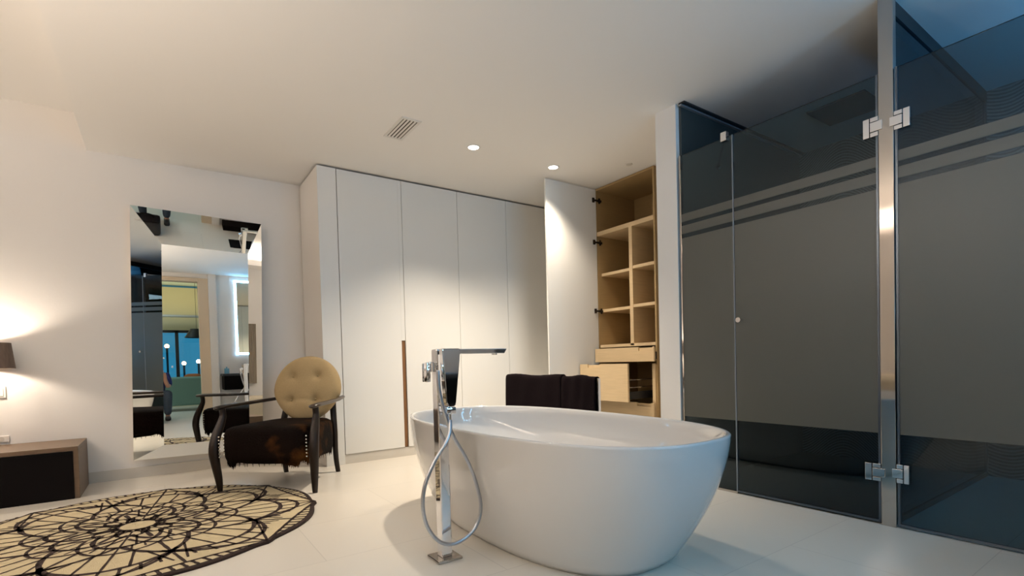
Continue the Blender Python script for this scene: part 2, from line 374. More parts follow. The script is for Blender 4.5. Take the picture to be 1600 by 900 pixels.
# ---------------------------------------------------------------- bevelled wall mirror
YO = 5.195; YI = 5.280
O = [(-.155, YO, 2.259), (.820, YO, 2.230), (.765, YO, .150), (-.204, YO, .160)]
I = [(.048, YI, 1.980), (.711, YI, 1.960), (.6657, YI, .2472), (.0077, YI, .254)]
mir = thing('wall_mirror', 'large mirror with slanted mirrored frame hanging on the back wall', 'mirror', (.3, YM, 0))
bm = bmesh.new(); vs = [bm.verts.new((p[0], p[1], p[2])) for p in I]; bk = [bm.verts.new((p[0], p[1]+.006, p[2])) for p in I]
bm.faces.new(vs); bm.faces.new(bk[::-1])
for i in range(4): bm.faces.new((vs[i], bk[i], bk[(i+1) % 4], vs[(i+1) % 4]))
L(bm, 'mirror_glass', M_mirror, mir)
for i in range(4):
    j = (i+1) % 4; q = [O[i], O[j], I[j], I[i]]
    bm = bmesh.new(); a = [bm.verts.new(p) for p in q]; b = [bm.verts.new((p[0], p[1]+.006, p[2])) for p in q]
    bm.faces.new(a); bm.faces.new(b[::-1])
    for k in range(4): bm.faces.new((a[k], b[k], b[(k+1) % 4], a[(k+1) % 4]))
    L(bm, 'slanted_border', M_mirror, mir)
bm = bmesh.new(); loft(bm, [[Vector((p[0]*.995+.001, YO+.007, p[2])) for p in O], [Vector((p[0]*.9+.03, YM, .03+p[2]*.97)) for p in O]], False, True)
L(bm, 'backing', M_wall, mir)

# ---------------------------------------------------------------- bathtub
tb = thing('bathtub', 'large white oval freestanding bathtub in the middle of the floor', 'bathtub', (1.685, 2.188, 0))
X, Y, A, B, n1, Z, a0, b0, pa, pb, n0 = 0, 0, .5185, 1.0455, 2.6474, .5745, .3892, .7832, 2.2, 1.61, 2.62
rings = [sup(X, Y, a0*.975, b0*.985, n0, .0), sup(X, Y, a0-.002, b0-.004, n0, .012)]
for k in range(1, 25):
    t = k/24*.985
    rings.append(sup(X, Y, a0+(A-a0)*(1-(1-t)**pa), b0+(B-b0)*(1-(1-t)**pb), n0+(n1-n0)*t, Z*t))
for da, dz in ((.0, -.002), (-.004, .0015), (-.010, .003), (-.017, .002), (-.022, -.003), (-.025, -.012)):
    rings.append(sup(X, Y, A+da, B+da, n1, Z+dz))
for k in range(1, 22):
    t = k/21; s = 1-t; zz = .13+(Z-.012-.13)*s
    sh = (1-(1-s)**2.4)
    rings.append(sup(X, Y, .30+(A-.025-.30)*sh, .62+(B-.025-.62)*(1-(1-s)**2.0), 2.5, zz))
rings.append(sup(X, Y, .18, .4, 2.4, .122)); rings.append(sup(X, Y, .05, .1, 2, .12))
bm = bmesh.new(); loft(bm, rings); obj('basin', bm, M_cer, tb, smooth='all')
bm = bmesh.new(); cyl(bm, (0, .0, .119), (0, .0, .128), .035, n=32); obj('drain', bm, M_chrome, tb, smooth=True)

# ---------------------------------------------------------------- freestanding tub filler
tf = thing('bath_faucet', 'tall square chrome floor-standing tap beside the white tub', 'faucet', (1.048, 2.087, 0))
obj('base_plate', box((-.061, -.060, 0), (.061, .060, .014), .004), M_steel, tf)
obj('column', box((-.026, -.027, .012), (.026, .027, .962), .006, seg=3), M_chrome, tf)
bm = box((.024, -.026, .938), (.345, .026, .962), .003)
for v in bm.verts:
    if v.co.x > .33 and v.co.z > .95: v.co.x += .012
cyl(bm, (.30, 0, .932), (.30, 0, .94), .014, n=20)
obj('spout', bm, M_chrome, tf)
# hand shower: a flat tapered bar held upright on the front of the column
hs = thing('hand_shower', 'slim chrome hand shower resting on the front of the bath tap', 'hand shower', (1.008, 2.0, 0))
bm = bmesh.new()
def slab(x0, x1, z, y0=-.018, y1=.018): return [Vector(p) for p in ((x0, y0, z), (x1, y0, z), (x1, y1, z), (x0, y1, z))]
loft(bm, [slab(.028, .062, .706), slab(.018, .066, .72), slab(.004, .095, .955), slab(.008, .092, .962)])
bmesh.ops.bevel(bm, geom=list(bm.edges), offset=.004, segments=2, affect='EDGES')
obj('handle', bm, M_chrome, hs, smooth=True)
bm = bmesh.new(); bx(bm, (.018, -.016, .672), (.066, .016, .704), .006); cyl(bm, (.04, 0, .640), (.04, 0, .674), .010, n=16)
obj('connector', bm, M_chrome, hs, smooth=True)
hp = [(.992, .868), (.996, .778), (1.023, .663), (1.062, .564), (1.121, .463), (1.165, .353), (1.178, .232), (1.141, .143), (1.053, .100), (.974, .118), (.915, .191), (.888, .286), (.90, .381), (.949, .478), (1.004, .550), (1.040, .600), (1.053, .648)]
pts = []
for i, (x, z) in enumerate(hp):
    y = 2.03 if i > 4 else 2.03
    yo = -.052 + (.020 if i < 6 else -.010*(10 < i < 15)) + (.022 if i >= 16 else 0)
    pts.append(Vector((x-1.008+(.004 if i < 15 else -.004), yo+2.03-2.0, z)))
for p in pts: p.x += 0
bm = bmesh.new(); tube(bm, spline([tuple(p) for p in pts], 8), .0085, 12); obj('hose', bm, M_hose, hs, smooth='all')
bm = bmesh.new(); cyl(bm, (-.062, 0, .885), (-.020, 0, .885), .009, n=16); bx(bm, (-.062, -.022, .862), (-.036, .012, .905), .004)
bx(bm, (-.078, -.030, .815), (-.058, .020, .90), .004); cyl(bm, (-.046, -.030, .86), (-.046, -.030, .90), .012, n=16)
cyl(bm, (-.046, -.030, .885), (-.02, -.012, .885), .008, n=12)
obj('valve_knob', bm, M_chrome, tf, smooth=True)

# ---------------------------------------------------------------- towel stand and two towels
ts = thing('towel_rack', 'chrome towel stand with draped dark towels behind the tub', 'towel rack', (2.66, 3.30, 0))
bm = bmesh.new()
for y in (-.595, .60): bx(bm, (-.012, y-.006, 0), (.012, y+.006, .755), .002)
bx(bm, (-.010, -.60, .742), (.010, .605, .755), .002)
obj('frame', bm, M_chrome, ts)
obj('rail', (lambda b: (cyl(b, (0, -.595, .5), (0, .60, .5), .008, n=12), b)[1])(bmesh.new()), M_chrome, ts, smooth=True)
for y in (-.61, .585): obj('foot', box((-.12, y, 0), (.12, y+.03, .012), .003), M_steel, ts)
def towel(y0, y1, top, drop, label, seed):
    rnd = random.Random(seed); bm = bmesh.new(); prof = []
    th = .017
    for k in range(15): a = PI*k/14; prof.append((-(th+.012)*math.cos(a), top-.03+(.03)*math.sin(a)))
    line = [(-(th+.014), z) for z in [drop+(top-.04-drop)*i/16 for i in range(17)]] + prof + [((th+.014), top-.04-(top-.04-drop)*i/16) for i in range(17)]
    N = 24; outer = []; inner = []
    for j in range(N+1):
        y = y0+(y1-y0)*j/N; wv = .004*math.sin(j*1.3+seed)+.002*rnd.random()
        dz = .006*math.sin(j*.35+seed)+.002*rnd.random()
        outer.append([bm.verts.new((2.66+x*(1+wv*6)+(.004*math.sin(j*.8+z*9)), y, z+(dz if z > top-.08 else 0))) for x, z in line])
        inner.append([bm.verts.new((2.66+x*.62, y, z-.009 if z > top-.05 else z)) for x, z in line])
    K = len(line)
    for j in range(N):
        for k in range(K-1):
            bm.faces.new((outer[j][k], outer[j+1][k], outer[j+1][k+1], outer[j][k+1])); bm.faces.new((inner[j][k+1], inner[j+1][k+1], inner[j+1][k], inner[j][k]))
        for k in (0, K-1): bm.faces.new((outer[j][k], inner[j][k], inner[j+1][k], outer[j+1][k]))
    for j in (0, N):
        for k in range(K-1): bm.faces.new((outer[j][k], outer[j][k+1], inner[j][k+1], inner[j][k]))
    o = obj('towel', bm, M_towel, smooth='all'); c = Vector((2.66, (y0+y1)/2, drop))
    for v in o.data.vertices: v.co -= c
    o.location = c
    return tag(o, label, 'towel', 'towels on the chrome stand')
towel(3.105, 3.890, .776, .16, 'dark plum towel on the left half of the chrome stand, nearest the wardrobe', 1)
towel(2.722, 3.098, .772, .16, 'dark plum towel on the right half of the chrome stand, nearest the shower', 4)

# ---------------------------------------------------------------- shower glass
XS = 3.049; GT = 2.31
gp = thing('fixed_glass_panel', 'narrow fixed shower glass panel with etched stripes beside the white pillar', 'glass panel', (XS, 2.06, 0))
L(box((XS+.006, 1.862, .012), (XS+.016, 2.251, GT)), 'pane', M_etch, gp)
bm = box((XS+.002, 2.250, 0), (XS+.02, 2.2615, GT), .001); L(bm, 'wall_channel', M_steel, gp)
L(box((XS+.002, 1.856, .0), (XS+.02, 2.261, .014)), 'floor_channel', M_steel, gp)
L(box((XS+.004, 1.857, .014), (XS+.018, 1.864, GT)), 'edge_seal', mat('grey_seal', (.20, .23, .26), .4), gp)
bm = bmesh.new(); bx(bm, (XS-.006, 1.895, 2.285), (XS+.028, 1.935, 2.345), .003); L(bm, 'glass_clamp', M_chrome, gp)
bm = bmesh.new(); cyl(bm, (XS+.02, 1.915, 2.325), (XS+.46, 2.247, 2.325), .010, n=14); cyl(bm, (XS+.465, 2.245, 2.325), (XS+.465, 2.2615, 2.325), .024, n=20)
L(bm, 'support_bar', M_steel, gp, smooth=True)
sd = thing('shower_door', 'etched glass shower door with small chrome knob, left of the steel column', 'shower door', (XS, 1.45, 0))
L(box((XS+.006, 1.066, .016), (XS+.016, 1.854, GT)), 'pane', M_etch, sd)
bm = box((XS+.003, 1.060, .014), (XS+.019, 1.070, GT)); bx(bm, (XS+.003, 1.06, .010), (XS+.019, 1.855, .022)); L(bm, 'edge_seal', M_dsteel, sd)
bm = bmesh.new(); cyl(bm, (XS-.030, 1.812, 1.122), (XS+.006, 1.812, 1.122), .009, n=16); cyl(bm, (XS-.040, 1.812, 1.122), (XS-.022, 1.812, 1.122), .016, .014, n=24); cyl(bm, (XS+.016, 1.812, 1.122), (XS+.045, 1.812, 1.122), .014, n=24)
L(bm, 'knob', M_chrome, sd, smooth=True)
def hinge(par, y0, y1, z0, z1, side):
    # square plate with a C-shaped cut holding the knuckle next to the column
    bm = bmesh.new(); x0, x1 = XS-.008, XS+.004; zc = (z0+z1)/2; h = (z1-z0)*.24
    if side > 0: far, near = y1, y0      # plate lies on the +y side of the column
    else: far, near = y0, y1
    mid = near+(far-near)*.52
    bx(bm, (x0, min(mid+(.004 if side > 0 else -.004), far), z0), (x1, max(mid+(.004 if side > 0 else -.004), far), z1), .001)
    bx(bm, (x0, min(near, mid), zc+h+.004), (x1, max(near, mid), z1), .001); bx(bm, (x0, min(near, mid), z0), (x1, max(near, mid), zc-h-.004), .001)
    nn = near-side*.018
    bx(bm, (x0-.002, min(nn, mid), zc-h), (x1-.002, max(nn, mid), zc+h), .001)
    L(bm, 'hinge', M_chrome, par)['label'] = 'square chrome hinge'
hinge(sd, 1.056, 1.123, 2.000, 2.097, 1); hinge(sd, 1.056, 1.127, .227, .316, 1)
col = thing('steel_column', 'square polished steel column from floor to ceiling between the glass doors', 'column', (XS, 1.023, 0))
L(box((XS-.006, .990, .0), (XS+.034, 1.055, CEIL), .002), 'post', M_steel, col)
td = thing('glass_door', 'etched glass door at the right edge, right of the steel column', 'glass door', (XS, .6, 0))
L(box((XS+.006, .18, .016), (XS+.016, .980, GT)), 'pane', M_etch, td)
L(box((XS+.002, .976, .014), (XS+.020, .986, GT)), 'edge_seal', M_dsteel, td)
L(box((XS+.003, .18, .008), (XS+.019, .98, .020)), 'floor_seal', M_dsteel, td)
hinge(td, .923, .988, 1.999, 2.090, -1); hinge(td, .936, .988, .232, .325, -1)
gr = thing('return_glass_panel', 'clear tinted glass panel running back from the steel column to the wave tile wall', 'glass panel', (3.9, 1.02, 0))
L(box((XS+.034, 1.016, .02), (4.77, 1.026, CEIL-.06)), 'pane', M_glass, gr)
L(box((XS+.034, 1.008, 0), (4.77, 1.034, .03)), 'floor_channel', M_dark, gr)
L(box((XS+.034, 1.008, CEIL-.075), (4.77, 1.034, CEIL-.001)), 'ceiling_channel', M_dark, gr)
L(box((4.748, 1.008, .03), (4.77, 1.034, CEIL-.075)), 'wall_channel', M_dsteel, gr)
# flush ceiling rain shower
rs = thing('rain_shower_head', 'black rectangular rain shower head flush in the shower ceiling', 'shower head', (4.18, 1.65, CEIL))
obj('plate', box((-.19, -.19, -.012), (.19, .19, 0), .002), M_dark, rs)
# last fixed pane and wall beyond the frame, nearer the camera
L(box((XS+.006, YB+.01, .012), (XS+.016, .17, GT)), 'side_pane', M_etch, td)

# ---------------------------------------------------------------- armchair
CH = thing('armchair', 'round-backed beige armchair with dark wooden arms and cowhide seat beside the mirror', 'armchair', (.81, 4.23, 0), math.atan2(-.626, .78))
for s in (-1, 1):
    zf = .0165 if s < 0 else 0          # the foot on the viewer's left stands on the rug
    pts = spline([(s*.352, -.335, zf), (s*.355, -.340, .10), (s*.364, -.356, .22), (s*.368, -.365, .31), (s*.364, -.345, .40), (s*.356, -.305, .48), (s*.350, -.275, .55), (s*.350, -.280, .610)], 5)
    n = len(pts); rad = [.017+.015*math.sin(PI*min(1, i/(n*.85)))+.006*(i/n) for i in range(n)]
    bm = bmesh.new(); tube(bm, pts, rad, 12, .9); obj('leg', bm, M_dwood, CH, smooth='all')
    pts = spline([(s*.228, .36, 0), (s*.226, .335, .1), (s*.228, .318, .22), (s*.228, .318, .34), (s*.215, .335, .47), (s*.195, .372, .60)], 5)
    n = len(pts); rad = [.019+.008*i/n for i in range(n)]
    bm = bmesh.new(); tube(bm, pts, rad, 12); obj('leg', bm, M_dwood, CH, smooth='all')
    # arm: flat tapered rail with a rolled front end
    secs = []
    for (x, y, z, hw, ht) in ((.354, -.345, .610, .010, .006), (.354, -.335, .614, .027, .015), (.353, -.25, .620, .030, .016), (.346, -.05, .622, .026, .015), (.325, .18, .626, .023, .014), (.285, .36, .632, .022, .014), (.275, .395, .634, .019, .013), (.272, .405, .634, .008, .006)):
        secs.append([Vector((s*x+hw*math.cos(2*PI*k/12), y, z+ht*math.sin(2*PI*k/12))) for k in range(12)])
    bm = bmesh.new(); loft(bm, secs); obj('arm', bm, M_armtop if s > 0 else M_dwood, CH, smooth='all')
# seat frame + hide cushion
def seat_ring(z, grow, N=72):
    out = []
    for k in range(N):
        t = 2*PI*k/N; c, s_ = math.cos(t), math.sin(t)
        y = -.035+(.325+grow)*math.copysign(abs(s_)**(2/5), s_)
        hw = .345-.100*((y+.34)/.62)
        out.append(Vector(((hw+grow)*math.copysign(abs(c)**(2/5), c), y, z)))
    return out
bm = bmesh.new()
rgs = [seat_ring(.238, -.02), seat_ring(.225, .0), seat_ring(.26, .012), seat_ring(.34, .014), seat_ring(.425, .012), seat_ring(.455, .002), seat_ring(.470, -.022), seat_ring(.479, -.07), seat_ring(.482, -.2)]
rnd = random.Random(3)
for i, p in enumerate(rgs[1]): p.z += -.012*math.sin(i*.7)-.014*rnd.random()-.02*(abs(math.sin(i*.35)) > .9)
loft(bm, rgs); obj('seat', bm, M_hide, CH, smooth='all')['label'] = 'dark brown cowhide seat'
bm = bmesh.new()
for k in range(220):
    t = 2*PI*k/220; i = int(k/220*72); p = rgs[1][i].lerp(rgs[1][(i+1) % 72], k/220*72-i)
    l = .008+.02*rnd.random(); d = Vector((.012*(rnd.random()-.5), .012*(rnd.random()-.5), -l))
    cyl(bm, p+Vector((0, 0, .02)), p+d, .005, .0006, n=5)
obj('hide_fringe', bm, M_hide, CH)['kind'] = 'stuff'
bm = bmesh.new(); bmesh.ops.create_icosphere(bm, subdivisions=2, radius=.0065)
nh = obj('nail_head', bm, M_stud, CH, smooth='all'); nh.location = (.333, -.300, .255)
for s in (-1, 1):
    for k in range(7):
        for c_, (x_, y_) in enumerate(((s*(.351+.003*(k % 2)), -.270), (s*.320, -.374))):
            o = nh.copy(); COL.objects.link(o); o.parent = CH; o.location = (x_, y_, .268+.024*k)
bpy.data.objects.remove(nh)
# round tufted back
tilt = math.radians(13); TC = Vector((.018, .275, .712))
tufts = [(-.108, .100), (.100, .105), (-.112, -.098), (.096, -.092)]
def bo(a):        # outline radius (local u, w): a circle drawn in at the bottom
    u, w_c = math.sin(a), math.cos(a)
    r = .278
    if w_c < 0: r -= .012*abs(w_c)
    u_ = u*r*(1-.16*max(0, -w_c-.15)); return u_, max(w_c*r*1.0, -.262)
def place(u, w_c, d): return TC+Vector((u, d*math.cos(tilt)+w_c*math.sin(tilt), w_c*math.cos(tilt)-d*math.sin(tilt)))
NA, NR = 72, 16; bm = bmesh.new(); front = []
for j in range(1, NR+1):
    s = j/NR; ring = []
    for k in range(NA):
        u, wv = bo(2*PI*k/NA); u *= s; wv *= s
        puff = .052*math.sqrt(max(0, 1-s**4))
        for tu, tw in tufts:
            d2 = (u-tu)**2+(wv-tw)**2; puff -= .026*math.exp(-d2/.0007)+.010*math.exp(-d2/.004)
        puff -= .006*math.exp(-((wv+.096)/.012)**2)*(abs(u) < .2)
        ring.append(bm.verts.new(place(u, wv, -puff)))
    front.append(ring)
cv = bm.verts.new(place(0, 0, -.052))
for k in range(NA): bm.faces.new((cv, front[0][k], front[0][(k+1) % NA]))
for j in range(NR-1):
    for k in range(NA): bm.faces.new((front[j][k], front[j+1][k], front[j+1][(k+1) % NA], front[j][(k+1) % NA]))
prev = front[-1]
for sc_, d in ((1.012, .012), (1.012, .035), (.985, .055), (.80, .066), (.4, .07)):
    ring = [bm.verts.new(place(bo(2*PI*k/NA)[0]*sc_, bo(2*PI*k/NA)[1]*sc_, d)) for k in range(NA)]
    for k in range(NA): bm.faces.new((prev[k], ring[k], ring[(k+1) % NA], prev[(k+1) % NA]))
    prev = ring
bm.faces.new(prev)
bk_ = obj('backrest', bm, M_linen, CH, smooth='all'); bk_['label'] = 'round buttoned beige linen backrest'
for tu, tw in tufts:
    bm = bmesh.new(); bmesh.ops.create_uvsphere(bm, u_segments=12, v_segments=8, radius=.008); o = obj('button', bm, M_linen, bk_, smooth='all'); o.location = place(tu, tw, -.022)

# ---------------------------------------------------------------- rug
RC = (-.135, 3.601); T0 = math.radians(-9); R0 = .945
bm = bmesh.new()
def rb(th):        # boundary radius: slight points at eight tips
    d = ((th-T0+PI/8) % (PI/4))-PI/8
    return R0+.020*math.exp(-(d/.04)**2)-.009*math.cos(8*(th-T0))
N = 192
loft(bm, [[Vector((rb(2*PI*k/N)*s*math.cos(2*PI*k/N), rb(2*PI*k/N)*s*math.sin(2*PI*k/N), z)) for k in range(N)] for s, z in ((1.004, 0), (1.004, .010), (.996, .014))], True, True, 1)
loft(bm, [[Vector((rb(2*PI*k/N)*.975*math.cos(2*PI*k/N), rb(2*PI*k/N)*.975*math.sin(2*PI*k/N), z)) for k in range(N)] for z in (.012, .0150)], False, True, 0)
rr = random.Random(5)
def strip(pts, wd, z=.0162):
    P = [Vector((x, y, z)) for x, y in pts]; L_, R_ = [], []
    for i, p in enumerate(P):
        t = (P[min(i+1, len(P)-1)]-P[max(i-1, 0)]).normalized(); nrm = Vector((-t.y, t.x, 0)); h = wd*.62*(1+.15*math.sin(i*1.7))
        L_.append(bm.verts.new(p+nrm*h)); R_.append(bm.verts.new(p-nrm*h))
    for i in range(len(P)-1): bm.faces.new((L_[i], R_[i], R_[i+1], L_[i+1])).material_index = 1
def pol(r, a): return (r*math.cos(a), r*math.sin(a))
def arc(t, half, rc, rp, wd, k=1.0, n=20): strip([pol(rc+(rp-rc)*(math.cos(PI/2*abs(x)**k)), t+half*x) for x in [-1+2*i/n for i in range(n+1)]], wd)
def line(r1, a1, r2, a2, wd):
    p, q = Vector(pol(r1, a1)), Vector(pol(r2, a2)); strip([tuple(p.lerp(q, i/6)) for i in range(7)], wd)
strip([pol(.092, 2*PI*k/40) for k in range(41)], .014)
E8 = PI/8
for k in range(8):
    t = T0+k*PI/4; u = t+E8
    arc(t, E8*.9, .092, .130, .012); arc(t, E8*1.8, .095, .223, .014); arc(t, E8*1.9, .19, .402, .019, 1, 28); arc(t, E8*1.9, .27, .500, .014, 1, 28)
    arc(t, E8*1.95, .40, .745, .020, 1, 34); arc(t, E8*1.15, .60, .845, .018, 1, 26)
    line(.095, u, .30, u, .017); line(.42, u, .60, u, .014)
    for d in (-.36, -.12, .12, .36): line(.10, t+d, .128, t+d, .008)
    for d in (-.30, 0, .30): line(.13, t+d, .212, t+d*.9, .008)
    for d in (-.17, .0, .17): line(.225, t+d, .395, t+d, .009)
    for d in (-.26, -.13, 0, .13, .26): line(.402-abs(d)*.15, t+d, .495-abs(d)*.2, t+d, .008)
    for d in (-.16, 0, .16): line(.50, t+d, .735, t+d*.9, .010)
    for d in (-.30, -.20, -.10, 0, .10, .20, .30): line(.745-.34*d*d*1.7, t+d, .843-.55*d*d*1.4, t+d, .011)
    for d in (-.07, .07): line(.56, u+d*2, .80, u+d*.5, .009)
    line(.60, u, .86, u, .012); line(.845, t, .945, t, .012)
    for sgn in (-1, 1):
        g = lambda x: .952-.085*math.sin(PI/2*x)**.8
        strip([pol(g(i/12), t+sgn*E8*i/12) for i in range(13)], .014)
        line(.945, t, .66, u if sgn > 0 else t-E8, .010)
        for x in (.24, .38, .52, .66, .80, .94): line(g(x), t+sgn*E8*x, .936, t+sgn*E8*x+.01, .013)
for v in bm.verts:
    r = math.hypot(v.co.x, v.co.y)
    if r > .99: v.co.x *= .985/r; v.co.y *= .985/r
rug = obj('round_rug', bm, [M_rug, M_rugline]); rug.location = (RC[0], RC[1], 0)
tag(rug, 'round cream rug with dark web-like rose window pattern on the pale floor', 'rug')

# ---------------------------------------------------------------- bench, wall lamp, switches
be = thing('low_bench', 'low dark bench with brown mitred frame against the wall at left', 'bench', (-1.6, 5.0, 0))
bm = bmesh.new(); X0, X1, Y0, Y1, ZT = -2.6, -.5, 4.74, 5.285, .372
for lo, hi in (((X0, Y0, ZT-.03), (X1, Y1, ZT)), ((X1-.03, Y0, .0), (X1, Y1, ZT-.03)), ((X0, Y0, .0), (X0+.03, Y1, ZT-.03))): bx(bm, lo, hi, .0015)
L(bm, 'frame', M_bench, be)
L(box((X0+.03, Y0-.008, .0), (X1-.03, Y0+.014, ZT-.033), .002), 'front_panel', M_black, be)
bm = bmesh.new()
sc_ = thing('wall_lamp', 'wall lamp with brown fabric shade glowing at the left edge', 'lamp', (-1.06, 5.13, 1.03))
bm = bmesh.new(); N = 48
loft(bm, [[Vector((r*math.cos(2*PI*k/N), r*.72*math.sin(2*PI*k/N), z)) for k in range(N)] for r, z in ((.193, -.090), (.174, .097), (.170, .097), (.189, -.090))], False, False)
bm.verts.ensure_lookup_table()
for k in range(N): bm.faces.new((bm.verts[k], bm.verts[(k+1) % N], bm.verts[3*N+(k+1) % N], bm.verts[3*N+k]))
obj('lamp_shade', bm, M_shade, sc_, smooth=True)
bm = bmesh.new(); cyl(bm, (0, .0, -.03), (0, .165, -.03), .008, n=12); bx(bm, (-.05, .150, -.08), (.05, .168, .03), .004); cyl(bm, (0, 0, -.05), (0, 0, -.01), .012, n=12)
obj('bracket', bm, M_chrome, sc_, smooth=True)
sw = thing('light_switch', 'small white switch plate on the wall below the wall lamp', 'switch', (-1.0, YM, .766))
obj('plate', box((-.045, -.010, -.045), (.045, 0, .045), .003), M_plastic, sw); obj('rocker', box((-.032, -.014, -.032), (.032, -.009, .032), .002), M_plastic, sw)
so = thing('wall_socket', 'small white socket plate on the wall just above the bench', 'socket', (-1.02, YM, .413))
obj('plate', box((-.072, -.010, -.024), (.072, 0, .024), .003), M_plastic, so)
for x in (-.03, .03): bm = bmesh.new(); cyl(bm, (x, -.0098, 0), (x, -.0115, 0), .016, n=20); obj('socket_face', bm, M_skirt, so)

# ---------------------------------------------------------------- ceiling fittings
def downlight(x, y, zc, label, grp=None):
    t = thing('ceiling_downlight', label, 'downlight', (x, y, zc), 0, grp)
    bm = bmesh.new(); N = 40
    loft(bm, [[Vector((r*math.cos(2*PI*k/N), r*math.sin(2*PI*k/N), z)) for k in range(N)] for r, z in ((.055, 0), (.054, -.004), (.044, -.005), (.042, 0))], False, False)
    obj('trim_ring', bm, M_plastic, t, smooth=True)
    bm = bmesh.new(); cyl(bm, (0, 0, -.003), (0, 0, 0), .043, n=40); obj('lens', bm, M_lens, t)
lab = ['round recessed ceiling downlight nearer the vent, above the wardrobe doors', 'round recessed ceiling downlight just above the open cabinet door', 'added unseen fill downlight in the raised ceiling towards the doorway', 'added unseen fill downlight in the raised ceiling above the bed']
for (x, y, p), l in zip(DOWN, lab): downlight(x, y, CEIL if x > -.42 else CEIL2, l)
vt = thing('air_vent', 'slatted rectangular air vent in the ceiling left of the downlights', 'vent', (1.570, 3.635, CEIL), math.radians(0))
bm = bmesh.new(); hx, hy = .078, .185
bx(bm, (-hx, -hy, -.006), (-hx+.022, hy, 0), .001); bx(bm, (hx-.022, -hy, -.006), (hx, hy, 0), .001); bx(bm, (-hx+.022, -hy, -.006), (hx-.022, -hy+.022, 0), .001); bx(bm, (-hx+.022, hy-.022, -.006), (hx-.022, hy, 0), .001)
obj('frame', bm, M_plastic, vt); obj('backing', box((-hx+.02, -hy+.02, -.002), (hx-.02, hy-.02, 0)), M_gap, vt)
for i in range(4):
    xx = -.040+.0267*i; bm = bmesh.new(); vs = [bm.verts.new(p) for p in ((xx-.007, -hy+.022, -.002), (xx+.004, -hy+.022, -.009), (xx+.004, hy-.022, -.009), (xx-.007, hy-.022, -.002))]
    v2 = [bm.verts.new(v.co+Vector((.001, 0, .0015))) for v in vs]; bm.faces.new(vs); bm.faces.new(v2[::-1])
    for k in range(4): bm.faces.new((vs[k], v2[k], v2[(k+1) % 4], vs[(k+1) % 4]))
    obj('slat', bm, M_plastic, vt)
bm = bmesh.new(); cyl(bm, (0, 0, -.006), (0, 0, 0), .03, n=24); cyl(bm, (0, 0, -.012), (0, 0, -.006), .012, n=16)
o = obj('ceiling_sensor', bm, M_plastic, smooth=True); o.location = (3.615, 3.22, CEIL); tag(o, 'tiny white sensor disc in the ceiling above the open cabinet', 'sensor')

# ---------------------------------------------------------------- vanity side, seen in the mirror
va = thing('vanity_counter', 'black vanity counter reflected in the mirror, against the front wall', 'vanity', (1.85, -.35, 0))
L(box((.95, YB+.005, .76), (2.75, -.12, .80), .003), 'countertop', M_dark, va); L(box((.97, YB+.005, .50), (2.73, -.14, .758), .002), 'drawer', M_black, va)
L(box((.97, YB+.005, .0), (2.73, -.30, .10), .002), 'plinth', M_black, va)
bm = bmesh.new(); cyl(bm, (1.35, -.42, .80), (1.35, -.42, 1.0), .018, n=20); cyl(bm, (1.35, -.42, .985), (1.35, -.28, .975), .013, n=16); L(bm, 'tap', M_chrome, va, smooth=True)
o = obj('perfume_bottle', bx(bx(bmesh.new(), (-.04, -.02, 0), (.04, .02, .10), .006), (-.012, -.012, .10), (.012, .012, .13), .003), mat('blue_glass', (.10, .30, .45), .1)); o.location = (1.03, -.3, .80); tag(o, 'small blue bottle on the black vanity counter in the mirror', 'bottle')
vm = thing('vanity_mirror', 'rectangular mirror with glowing cold edge on the front wall, seen in the big mirror', 'mirror', (1.85, YB, 0))
L(box((1.27, YB+.045, 1.20), (2.45, YB+.055, 2.56), .001), 'mirror_glass', mat('vanity_mirror_glass', (.72, .72, .60), .02, 1), vm)
bm = bmesh.new(); bx(bm, (1.23, YB+.005, 1.16), (1.268, YB+.03, 2.60)); bx(bm, (2.452, YB+.005, 1.16), (2.49, YB+.03, 2.60)); bx(bm, (1.23, YB+.005, 2.562), (2.49, YB+.03, 2.60)); bx(bm, (1.23, YB+.005, 1.16), (2.49, YB+.03, 1.198))
L(bm, 'light_strip', mat('cold_led', (.8, .9, 1), .5, emit=((.45, .75, 1), 2)), vm)

# far room things
sf = thing('sofa', 'sage green sofa below the far window, seen in the mirror', 'sofa', (.5, -2.9, 0))
L(box((-.6, -3.3, .12), (1.9, -2.5, .42), .05), 'seat', M_green, sf); L(box((-.6, -2.62, .12), (1.9, -2.42, .74), .04), 'backrest', M_green, sf)
for x in (-.5, 1.8):
    for y in (-3.2, -2.5): bm = bmesh.new(); cyl(bm, (x, y, 0), (x, y, .13), .02, n=10); L(bm, 'foot', M_dark, sf)
for x, rz, l in ((.60, .2, 'rust cushion leaning on the sage sofa, left one in the mirror'), (1.06, -.25, 'rust cushion leaning on the sage sofa, right one in the mirror')):
    bm = bmesh.new(); bmesh.ops.create_uvsphere(bm, u_segments=24, v_segments=16, radius=1)
    for v in bm.verts:
        c = v.co; v.co = Vector((math.copysign(abs(c.x)**.55, c.x)*.19, c.y*.07, math.copysign(abs(c.z)**.55, c.z)*.19))
    o = obj('cushion', bm, M_orange, smooth='all'); o.location = (x, -2.72, .615); o.rotation_euler = (.15, 0, rz); tag(o, l, 'cushion', 'rust cushions on the far sofa')
pl = thing('pendant_lamp', 'black cone pendant lamp in the far room, seen in the mirror', 'lamp', (.72, -3.1, 1.62))
bm = bmesh.new(); N = 32
loft(bm, [[Vector((r*math.cos(2*PI*k/N), r*math.sin(2*PI*k/N), z)) for k in range(N)] for r, z in ((.24, 0), (.12, .20), (.11, .20), (.23, 0))], False, False); obj('lamp_shade', bm, M_dark, pl, smooth=True)
bm = bmesh.new(); cyl(bm, (0, 0, .2), (0, 0, 1.32), .004, n=8); obj('cord', bm, M_dark, pl)
